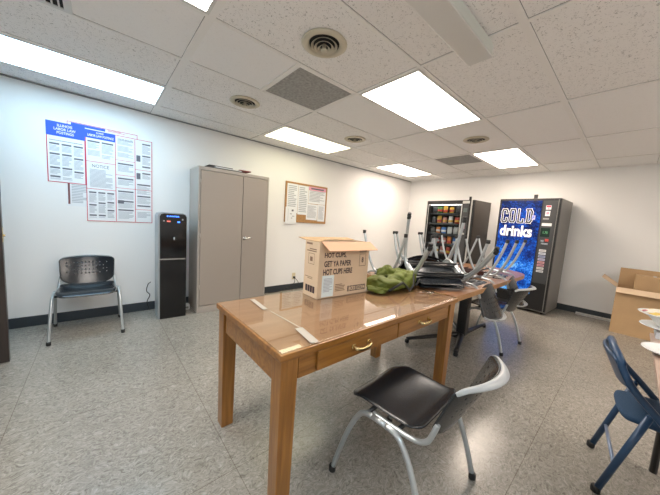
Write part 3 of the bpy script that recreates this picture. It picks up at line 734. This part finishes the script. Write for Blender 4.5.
# outlined block capitals: pale outline with a dark core
def stroke_letter(bm, segs, x0, z0, w, h, y, r, mi):
    for P in segs:
        tube_pts = [(x0+px*w, z0+pz*h) for px, pz in P]
        for (ax, az), (bx_, bz) in zip(tube_pts, tube_pts[1:]):
            d = Vector((bx_-ax, 0, bz-az)); L = d.length; d.normalize(); n = Vector((-d.z, 0, d.x))*r
            a = Vector((ax, y, az))-d*r; c = Vector((bx_, y, bz))+d*r
            f = bm.faces.new([bm.verts.new(p) for p in (a-n, c-n, c+n, a+n)]); f.material_index = mi
LET = {'C': [[(1, .72), (1, .9), (.85, 1), (.15, 1), (0, .88), (0, .12), (.15, 0), (.85, 0), (1, .1), (1, .28)]],
       'O': [[(.15, 0), (.85, 0), (1, .12), (1, .88), (.85, 1), (.15, 1), (0, .88), (0, .12), (.15, 0)]],
       'L': [[(0, 1), (0, 0), (1, 0), (1, .2)]],
       'D': [[(0, 0), (.75, 0), (1, .18), (1, .82), (.75, 1), (0, 1)], [(.12, 1), (.12, 0)]]}
for ch, x in zip('COLD', (.065, .185, .305, .42)):
    for r, y, mi in ((.018, -.0068, 0), (.0115, -.0072, 1)):
        if r == .004 and ch == 'L': pass
        stroke_letter(b, LET[ch], x, 1.455, .065, .205, y, r, mi)
put_text(b, 'drinks', .055, .52, 1.215, 1.40, -.0072, 0, bold=.035)
rect(b, .488, .535, 1.50, 1.57, -.0082, 2)
put_text(b, 'P', .50, .523, 1.515, 1.555, -.0086, 3, bold=.02)
obj('lettering', b, [mat('pale cream print', (.78, .76, .74), .4, emit=(1, .97, .95), es=.25), mat('black print core', (.01, .012, .03), .4), mat('lilac sticker', (.5, .5, .85), .4), BLUEINK], g, norm=False)
b = NB(); box(b, .615, .79, -.004, -.0005, .5, h-.035, bev=.001); cp = obj('selection_panel', b, DGREY, t)
b = NB()
rect(b, .655, .72, 1.665, 1.73, -.005, 0); rect(b, .66, .715, 1.70, 1.725, -.0054, 1); put_text(b, '$', .68, .70, 1.672, 1.695, -.0056, 1)
rect(b, .655, .715, 1.565, 1.645, -.005, 0); rect(b, .668, .702, 1.59, 1.63, -.0054, 2)
rect(b, .635, .71, 1.51, 1.535, -.005, 3); rect(b, .63, .755, 1.41, 1.455, -.005, 0)
obj('price_labels', b, [WHITE, REDINK, PINKINK, mat('label grey', (.35, .35, .35), .5)], cp, norm=False)
b = NB(); box(b, .63, .745, -.007, -.0045, 1.24, 1.38); obj('display', b, mat('dark display', (.012, .03, .022), .2), cp)
b = NB(); put_text(b, '1.75', .66, .72, 1.29, 1.325, -.0075, 0, bold=.02); obj('display_digits', b, mat('green digits', (.1, .35, .15), .5, emit=(.3, .9, .4), es=.1), cp, norm=False)
b = NB(); box(b, .70, .745, -.010, -.0045, 1.17, 1.21, bev=.002); obj('bill_slot', b, mat('red bill slot', (.6, .08, .06), .4), cp)
b = NB(); box(b, .645, .69, -.008, -.0045, 1.16, 1.19); box(b, .655, .74, -.008, -.0045, 1.12, 1.145); obj('coin_slot', b, CHROME, cp)
cols = [(.8, .8, .8), (.7, .75, .85), (.35, .4, .6), (.55, .55, .75), (.7, .35, .35), (.6, .3, .35), (.75, .75, .7), (.7, .72, .75)]
for k, c in enumerate(cols):
    b = NB(); z = 1.04-k*.047; box(b, .645, .735, -.010, -.0045, z-.034, z, bev=.002); rect(b, .655, .725, z-.024, z-.01, -.0106, 1)
    obj('selection_button', b, [mat('button %d' % k, c, .4), mat('button ink %d' % k, tuple(q*.5 for q in c), .5)], cp, norm=False)
b = NB(); box(b, .795, .805, -.006, -.0005, .06, h-.02); obj('edge_strip', b, MGREY, t)
b = NB(); box(b, .10, .52, -.007, -.0005, .12, .27, bev=.004); obj('delivery_flap', b, GLOSSB, t)
t2 = thing('card_antenna', 'small black antenna box standing on top of the drinks machine', 'antenna', (4.90, -2.78, h+.0005))
b = NB(); box(b, -.012, .012, -.025, .025, 0, .075, bev=.003); obj('body', b, MATTEB, t2); b = NB(); box(b, -.02, .02, -.03, .03, 0, .012); obj('base', b, MATTEB, t2)

t = thing('snack_machine', 'black glass-fronted snack vending machine with silver frame', 'vending machine', (4.895, -.875, 0), (0, 0, math.radians(-97)))
w, h, D = 1.025, 1.83, .62
b = NB(); z0 = .55
box(b, 0, .03, .04, D, .03, h); box(b, w-.2, w, .04, D, .03, h); box(b, .03, w-.2, .04, D, h-.06, h); box(b, .03, w-.2, .04, D, .03, z0); box(b, .03, w-.2, .55, D, z0, h-.06)
obj('body', b, mat('brown black machine side', (.05, .042, .036), .35), t)
for x in (.06, w-.06):
    for y in (.1, D-.1): b = NB(); lathe(b, [(.02, 0), (.02, .03)], 12, (x, y, 0)); obj('leg', b, MATTEB, t)
b = NB(); box(b, 0, w, 0, .039, h-.075, h); box(b, 0, .055, 0, .039, .06, h-.075); box(b, .79, w, 0, .039, .06, h-.075); box(b, .055, .79, 0, .039, .06, z0); obj('door', b, MATTEB, t, bevel=.003)
b = NB()
for x0, x1, zz0, zz1 in ((-.002, .012, .06, h), (w-.06, w-.035, .06, h), (.045, .056, z0, h-.085), (.782, .80, z0, h-.085), (.045, .80, h-.085, h-.072)): box(b, x0, x1, -.006, -.0005, zz0, zz1)
obj('silver_trim', b, mat('brushed silver', (.62, .62, .6), .3, .7), t)
b = NB(); box(b, .80, .935, -.004, -.0004, 1.765, 1.815); obj('name_plate', b, mat('silver label', (.55, .55, .53), .4), t)
b = NB(); box(b, .057, .781, .01, .015, z0, h-.086); obj('glass_front', b, VGLASS, t)
shelf_z = [1.57, 1.36, 1.15, .94, .73]
for z in shelf_z: b = NB(); box(b, .031, w-.201, .05, .545, z-.012, z); box(b, .031, w-.201, .045, .05, z-.02, z+.012); obj('shelf', b, DGREY, t)
b = NB(); box(b, .05, .28, .049, .052, 1.14, 1.17); obj('price_rail', b, MGREY, t)
cp = NB(); box(cp, .815, .925, -.006, -.0005, .7, 1.75, bev=.002); cp = obj('selection_panel', cp, DGREY, t)
b = NB(); box(b, .83, .905, -.009, -.0062, 1.60, 1.68); obj('display', b, mat('grey display', (.10, .13, .13), .3), cp)
b = NB(); box(b, .835, .905, -.009, -.0062, 1.46, 1.52); obj('keypad', b, MGREY, cp)
b = NB(); box(b, .845, .895, -.009, -.0062, 1.28, 1.36); obj('card_reader', b, mat('mauve card reader', (.4, .25, .3), .4), cp)
b = NB(); box(b, .83, .90, -.009, -.0062, 1.17, 1.205); obj('coin_slot', b, CHROME, cp)
# shelf lamp inside
b = NB(); box(b, .06, .77, .05, .065, h-.085, h-.075); obj('inner_lamp', b, mat('machine tube lamp', (.9, .9, .9), .5, emit=(1, .96, .9), es=6.), t)
# snacks
YEL, RED, WHT, BLU, ORG, DRK, GRN, PNK = (.75, .42, .03), (.50, .05, .03), (.72, .70, .66), (.06, .2, .55), (.7, .22, .04), (.06, .06, .06), (.12, .25, .05), (.6, .25, .22)
rows = [[(.13, DRK, 'dark'), (.25, GRN, 'dull green'), (.38, YEL, 'yellow and red'), (.52, YEL, 'yellow and orange'), (.67, DRK, 'dark')],
        [(.13, DRK, 'dark'), (.26, YEL, 'yellow'), (.385, PNK, 'pink'), (.52, WHT, 'white and yellow'), (.66, RED, 'red')],
        [(.13, DRK, 'dark'), (.255, ORG, 'orange'), (.385, BLU, 'blue and white'), (.52, WHT, 'white'), (.655, WHT, 'bluish white')],
        [(.13, DRK, 'dark'), (.26, RED, 'dark red'), (.40, PNK, 'salmon'), (.53, ORG, 'tan'), (.66, BLU, 'blue')],
        [(.13, DRK, 'dark'), (.26, WHT, 'white'), (.40, PNK, 'pink'), (.53, RED, 'red'), (.66, BLU, 'blue')]]
rn = ['top', 'second', 'third', 'fourth', 'lowest']; cn = ['first', 'second', 'third', 'fourth', 'fifth']
def bag_mesh(b, w=.095, h=.15):
    def fn(u, v):
        s = u*2*PI; x = math.cos(s); y = math.sin(s); k = (math.sin(PI*min(1, max(0, v))))**.55
        zig = .003*math.sin(9*s)
        return Vector((x*w/2*(.92+.08*k), y*.028*k+zig*(1-k)+.0005*y, .002+v*h))
    grid(b, fn, 20, 10)
for ri, row in enumerate(rows):
    for ci, (x, c, cname) in enumerate(row):
        b = NB(); bag_mesh(b, random.uniform(.09, .11), random.uniform(.13, .165)); bmesh.ops.remove_doubles(b, verts=b.verts[:], dist=.0004)
        for f in b.faces:
            z = f.calc_center_median().z; f.material_index = 1 if .04 < z < .085 else (0 if z > .02 else 2)
        c2 = random.choice([(.75, .72, .68), (.6, .06, .04), (.7, .4, .05), (.7, .68, .65)]) if c != DRK else (.1, .1, .1)
        o = obj('snack_bag', b, [mat('bag foil %d %d' % (ri, ci), c, .3), mat('bag print %d %d' % (ri, ci), c2, .35), mat('bag foot %d %d' % (ri, ci), tuple(q*.6 for q in c), .35)])
        # local (x, y) -> world : x -> -y, y -> +x
        th_ = math.radians(-97); o.location = (4.895+x*math.cos(th_)-.115*math.sin(th_), -.875+x*math.sin(th_)+.115*math.cos(th_), shelf_z[ri]+.001); o.rotation_euler = (0, 0, th_+random.uniform(-.15, .15))
        tag(o, '%s snack packet, %s from left, on %s shelf of snack machine' % (cname, cn[ci], rn[ri]), 'snack', 'snack packets in the vending machine')
t2 = thing('card_antenna', 'small black antenna box standing on top of the snack machine', 'antenna', (4.90, -1.76, h+.0005))
b = NB(); box(b, -.012, .012, -.02, .02, 0, .075, bev=.003); obj('body', b, MATTEB, t2); b = NB(); box(b, -.02, .02, -.025, .025, 0, .012); obj('base', b, MATTEB, t2)

# ------------------------------------------------------------------ big cardboard box
t = thing('cardboard_box', 'big open brown cardboard box on the floor by the far wall', 'box', (4.85, -3.835, 0), (0, 0, -PI/2))
w, d, h, th = .62, .46, .63, .006
b = NB(); box(b, 0, w, 0, th, 0, h); box(b, 0, w, d-th, d, 0, h); box(b, 0, th, th, d-th, 0, h); box(b, w-th, w, th, d-th, 0, h); box(b, th, w-th, th, d-th, 0, th)
obj('carton', b, CARD, t)
flap((0, -.001, h+.001), (w, -.001, h+.001), .10, (0, -.80, -.62), 'front_flap', 0, CARDP)
flap((-.002, 0, h), (-.002, d, h), .19, (-.85, 0, .62), 'side_flap', 0, CARDP)
flap((0, d, h), (w, d, h), .24, (0, .12, 1), 'back_flap', 0, CARD)
flap((w+.002, 0, h), (w+.002, d, h), .19, (.85, 0, .5), 'side_flap', 0, CARDP)
t2 = thing('cardboard_box', 'smaller brown cardboard box sitting inside the big open box', 'box', (5.05, -3.99, .008), (0, 0, -PI/2))
b = NB(); box(b, 0, .34, 0, .22, 0, .80, bev=.003); obj('carton', b, CARD, t2)
b = NB(); box(b, .155, .185, -.0005, .2205, .8, .8006); obj('packing_tape', b, TAPE, t2)
t2 = thing('cardboard_box', 'cardboard box at the right edge inside the big open box', 'box', (5.06, -4.355, .008), (0, 0, -PI/2))
b = NB(); box(b, 0, .09, 0, .2, 0, .79, bev=.003); obj('carton', b, CARD, t2)

# ------------------------------------------------------------------ right table with dishes
t = thing('side_table', 'pale wood table reaching in from the right edge', 'table', (1.35, -4.045, 0))
b = NB(); box(b, -.60, .56, -.76, 0, .735, .752, bev=.003); obj('tabletop', b, [mat('pale wood laminate', (.50, .36, .28), .35, noise=(9, .1))], t)
b = NB(); box(b, -.56, .52, -.70, -.68, .66, .734); box(b, -.56, .52, -.08, -.06, .66, .734); obj('apron', b, wood('brown apron', (.15, .07, .03), (.22, .11, .05)), t)
for x in (-.50, .46):
    for y in (-.68, -.10):
        b = NB(); tube(b, [(x, y, .0), (x, y, .734)], .016); obj('leg', b, MATTEB, t)
def plate(name, x, y, z, r, lab, cat, tilt=(0, 0, 0), deco=False):
    b = NB(); lathe(b, [(.001, .004), (r*.6, .004), (r*.68, .008), (r*.97, .020), (r, .022), (r*.99, .026), (r*.94, .024), (r*.66, .012), (r*.55, .010), (.001, .010)], 40)
    o = obj(name, b, CHINA, None, (x, y, z), tilt); return tag(o, lab, cat, 'dishes on the right-hand table')
plate('plate', 1.50, -4.115, TT-.0035, .112, 'lower pale plate overhanging the near edge of the right-hand table', 'plate')
plate('plate', 1.86, -4.125, TT+.035, .13, 'grey-white plate under the bowl of food', 'plate')
b = NB(); box(b, -.09, .09, -.09, .09, 0, .037, bev=.004); tag(obj('napkin_stack', b, WHITE, None, (1.87, -4.15, TT-.0025)), 'short stack of white napkins under the upper plate', 'napkins')
t = thing('food_bowl', 'white bowl filled with food on the plate at the right edge', 'bowl', (1.90, -4.11, TT+.0485))
b = NB(); lathe(b, [(.001, .0), (.045, .0), (.05, .006), (.085, .05), (.125, .068), (.128, .072), (.12, .072), (.08, .056), (.045, .012), (.001, .010)], 40); obj('bowl', b, CHINA, t)
def foodf(nt, b_):
    tc = N(nt, 'ShaderNodeTexCoord'); v = N(nt, 'ShaderNodeTexVoronoi', Scale=45.); nt.links.new(tc.outputs['Object'], v.inputs['Vector'])
    sp = N(nt, 'ShaderNodeSeparateXYZ'); nt.links.new(v.outputs['Color'], sp.inputs[0])
    r = ramp(nt, [(0, (.75, .72, .6)), (.35, (.72, .5, .1)), (.55, (.7, .65, .55)), (.75, (.45, .1, .12)), (.88, (.72, .68, .6))], 'CONSTANT'); nt.links.new(sp.outputs[0], r.inputs['Fac']); nt.links.new(r.outputs['Color'], b_.inputs['Base Color'])
b = NB(); lathe(b, [(.06, .040), (.112, .0725), (.09, .082), (.05, .088), (.001, .09)], 32); f_ = obj('food', b, ramp_mat('mixed yellow and red food', foodf, .5), t)

# ------------------------------------------------------------------ blue folding chair (faces -y)
t = thing('folding_chair', 'navy blue metal folding chair tucked under the right-hand table', 'chair', (1.600, -4.20, 0), (0, 0, math.radians(187)))
hw = .21
b = NB()
arch = [(-(hw-.03)*math.cos(k/12*PI), -.262-.030*math.sin(k/12*PI), .655+.075*math.sin(k/12*PI)**.6) for k in range(13)]
P = [(-hw, .24, .02), (-hw, .14, .16), (-hw, -.01, .34), (-hw, -.13, .48), (-hw+.006, -.22, .58)] + arch + [(hw-.006, -.22, .58), (hw, -.13, .48), (hw, -.01, .34), (hw, .14, .16), (hw, .24, .02)]
tube(b, P, .016, 10, smooth=4); fr = obj('back_frame', b, NAVY, t)
for s in (-1, 1):
    b = NB(); tube(b, [(s*(hw-.016), -.278, .015), (s*(hw-.016), -.158, .475)], .0145, 12); tube(b, [(s*(hw-.016), -.158, .475), (s*(hw-.016), -.152, .492)], [.0145, .004], 12); l = obj('leg', b, NAVY, t)
    b = NB(); lathe(b, [(.014, 0), (.019, .004), (.019, .03), (.016, .034)], 12, (s*(hw-.016), -.281, 0)); obj('rubber_foot', b, RUBBER, l)
    b = NB(); lathe(b, [(.014, 0), (.019, .004), (.019, .03), (.016, .034)], 12, (s*hw, .242, 0)); obj('rubber_foot', b, RUBBER, fr)
b = NB(); tube(b, [(-hw+.016, -.236, .176), (hw-.016, -.236, .176)], .008, 8); obj('stretcher', b, mat('light blue metal', (.25, .32, .45), .3, .3), t)
b = NB(); tube(b, [(-hw, .13, .172), (hw, .13, .172)], .009, 8); obj('stretcher', b, NAVY, t)
b = NB()
def fs(u, v):
    x = (u-.5)*2; y = (v-.5)*2
    k = 1-.12*abs(x)**4
    return Vector((x*.172*(1-.10*max(0, -y)), -.04+y*.20*k-.005, .415+.012*(1-x**4)*(1-y**4)))
grid(b, fs, 14, 14); obj('seat', b, NAVYF, t, solid=.028, sub=1)
b = NB()
def fb(u, v):
    x = (u-.5)*2
    e = 1-.25*abs(x)**4
    return Vector((x*.178, -.250-.035*(1-x*x)-.07*(v-.5), .635+(v-.5)*.16*e))
grid(b, fb, 14, 8); obj('back_pad', b, NAVY, t, solid=.018, sub=1)

# ------------------------------------------------------------------ camera, render look
cam = bpy.data.cameras.new('camera'); co = bpy.data.objects.new('camera', cam); COL.objects.link(co)
Rm = Matrix(((0.7548221128848392, 0.017188965385526833, -0.6557042911013535), (-0.6525563694213472, 0.12092949072545678, -0.7480282367660918), (0.06643615451983764, 0.9925122657885559, 0.10249702254571036)))
M = Rm.to_4x4(); M.translation = (-.5030, -3.9244, 1.2779); co.matrix_world = M
cam.sensor_width = 36; cam.lens = 265.105/660*36; cam.clip_start = .02
sc = bpy.context.scene; sc.camera = co
w = bpy.data.worlds.new('world'); sc.world = w; w.use_nodes = True; w.node_tree.nodes['Background'].inputs[0].default_value = (.5, .5, .5, 1); w.node_tree.nodes['Background'].inputs[1].default_value = .3
sc.view_settings.view_transform = 'Standard'; sc.view_settings.look = 'None'; sc.view_settings.gamma = 1; sc.view_settings.use_curve_mapping = False
sc.view_settings.exposure = 0.98
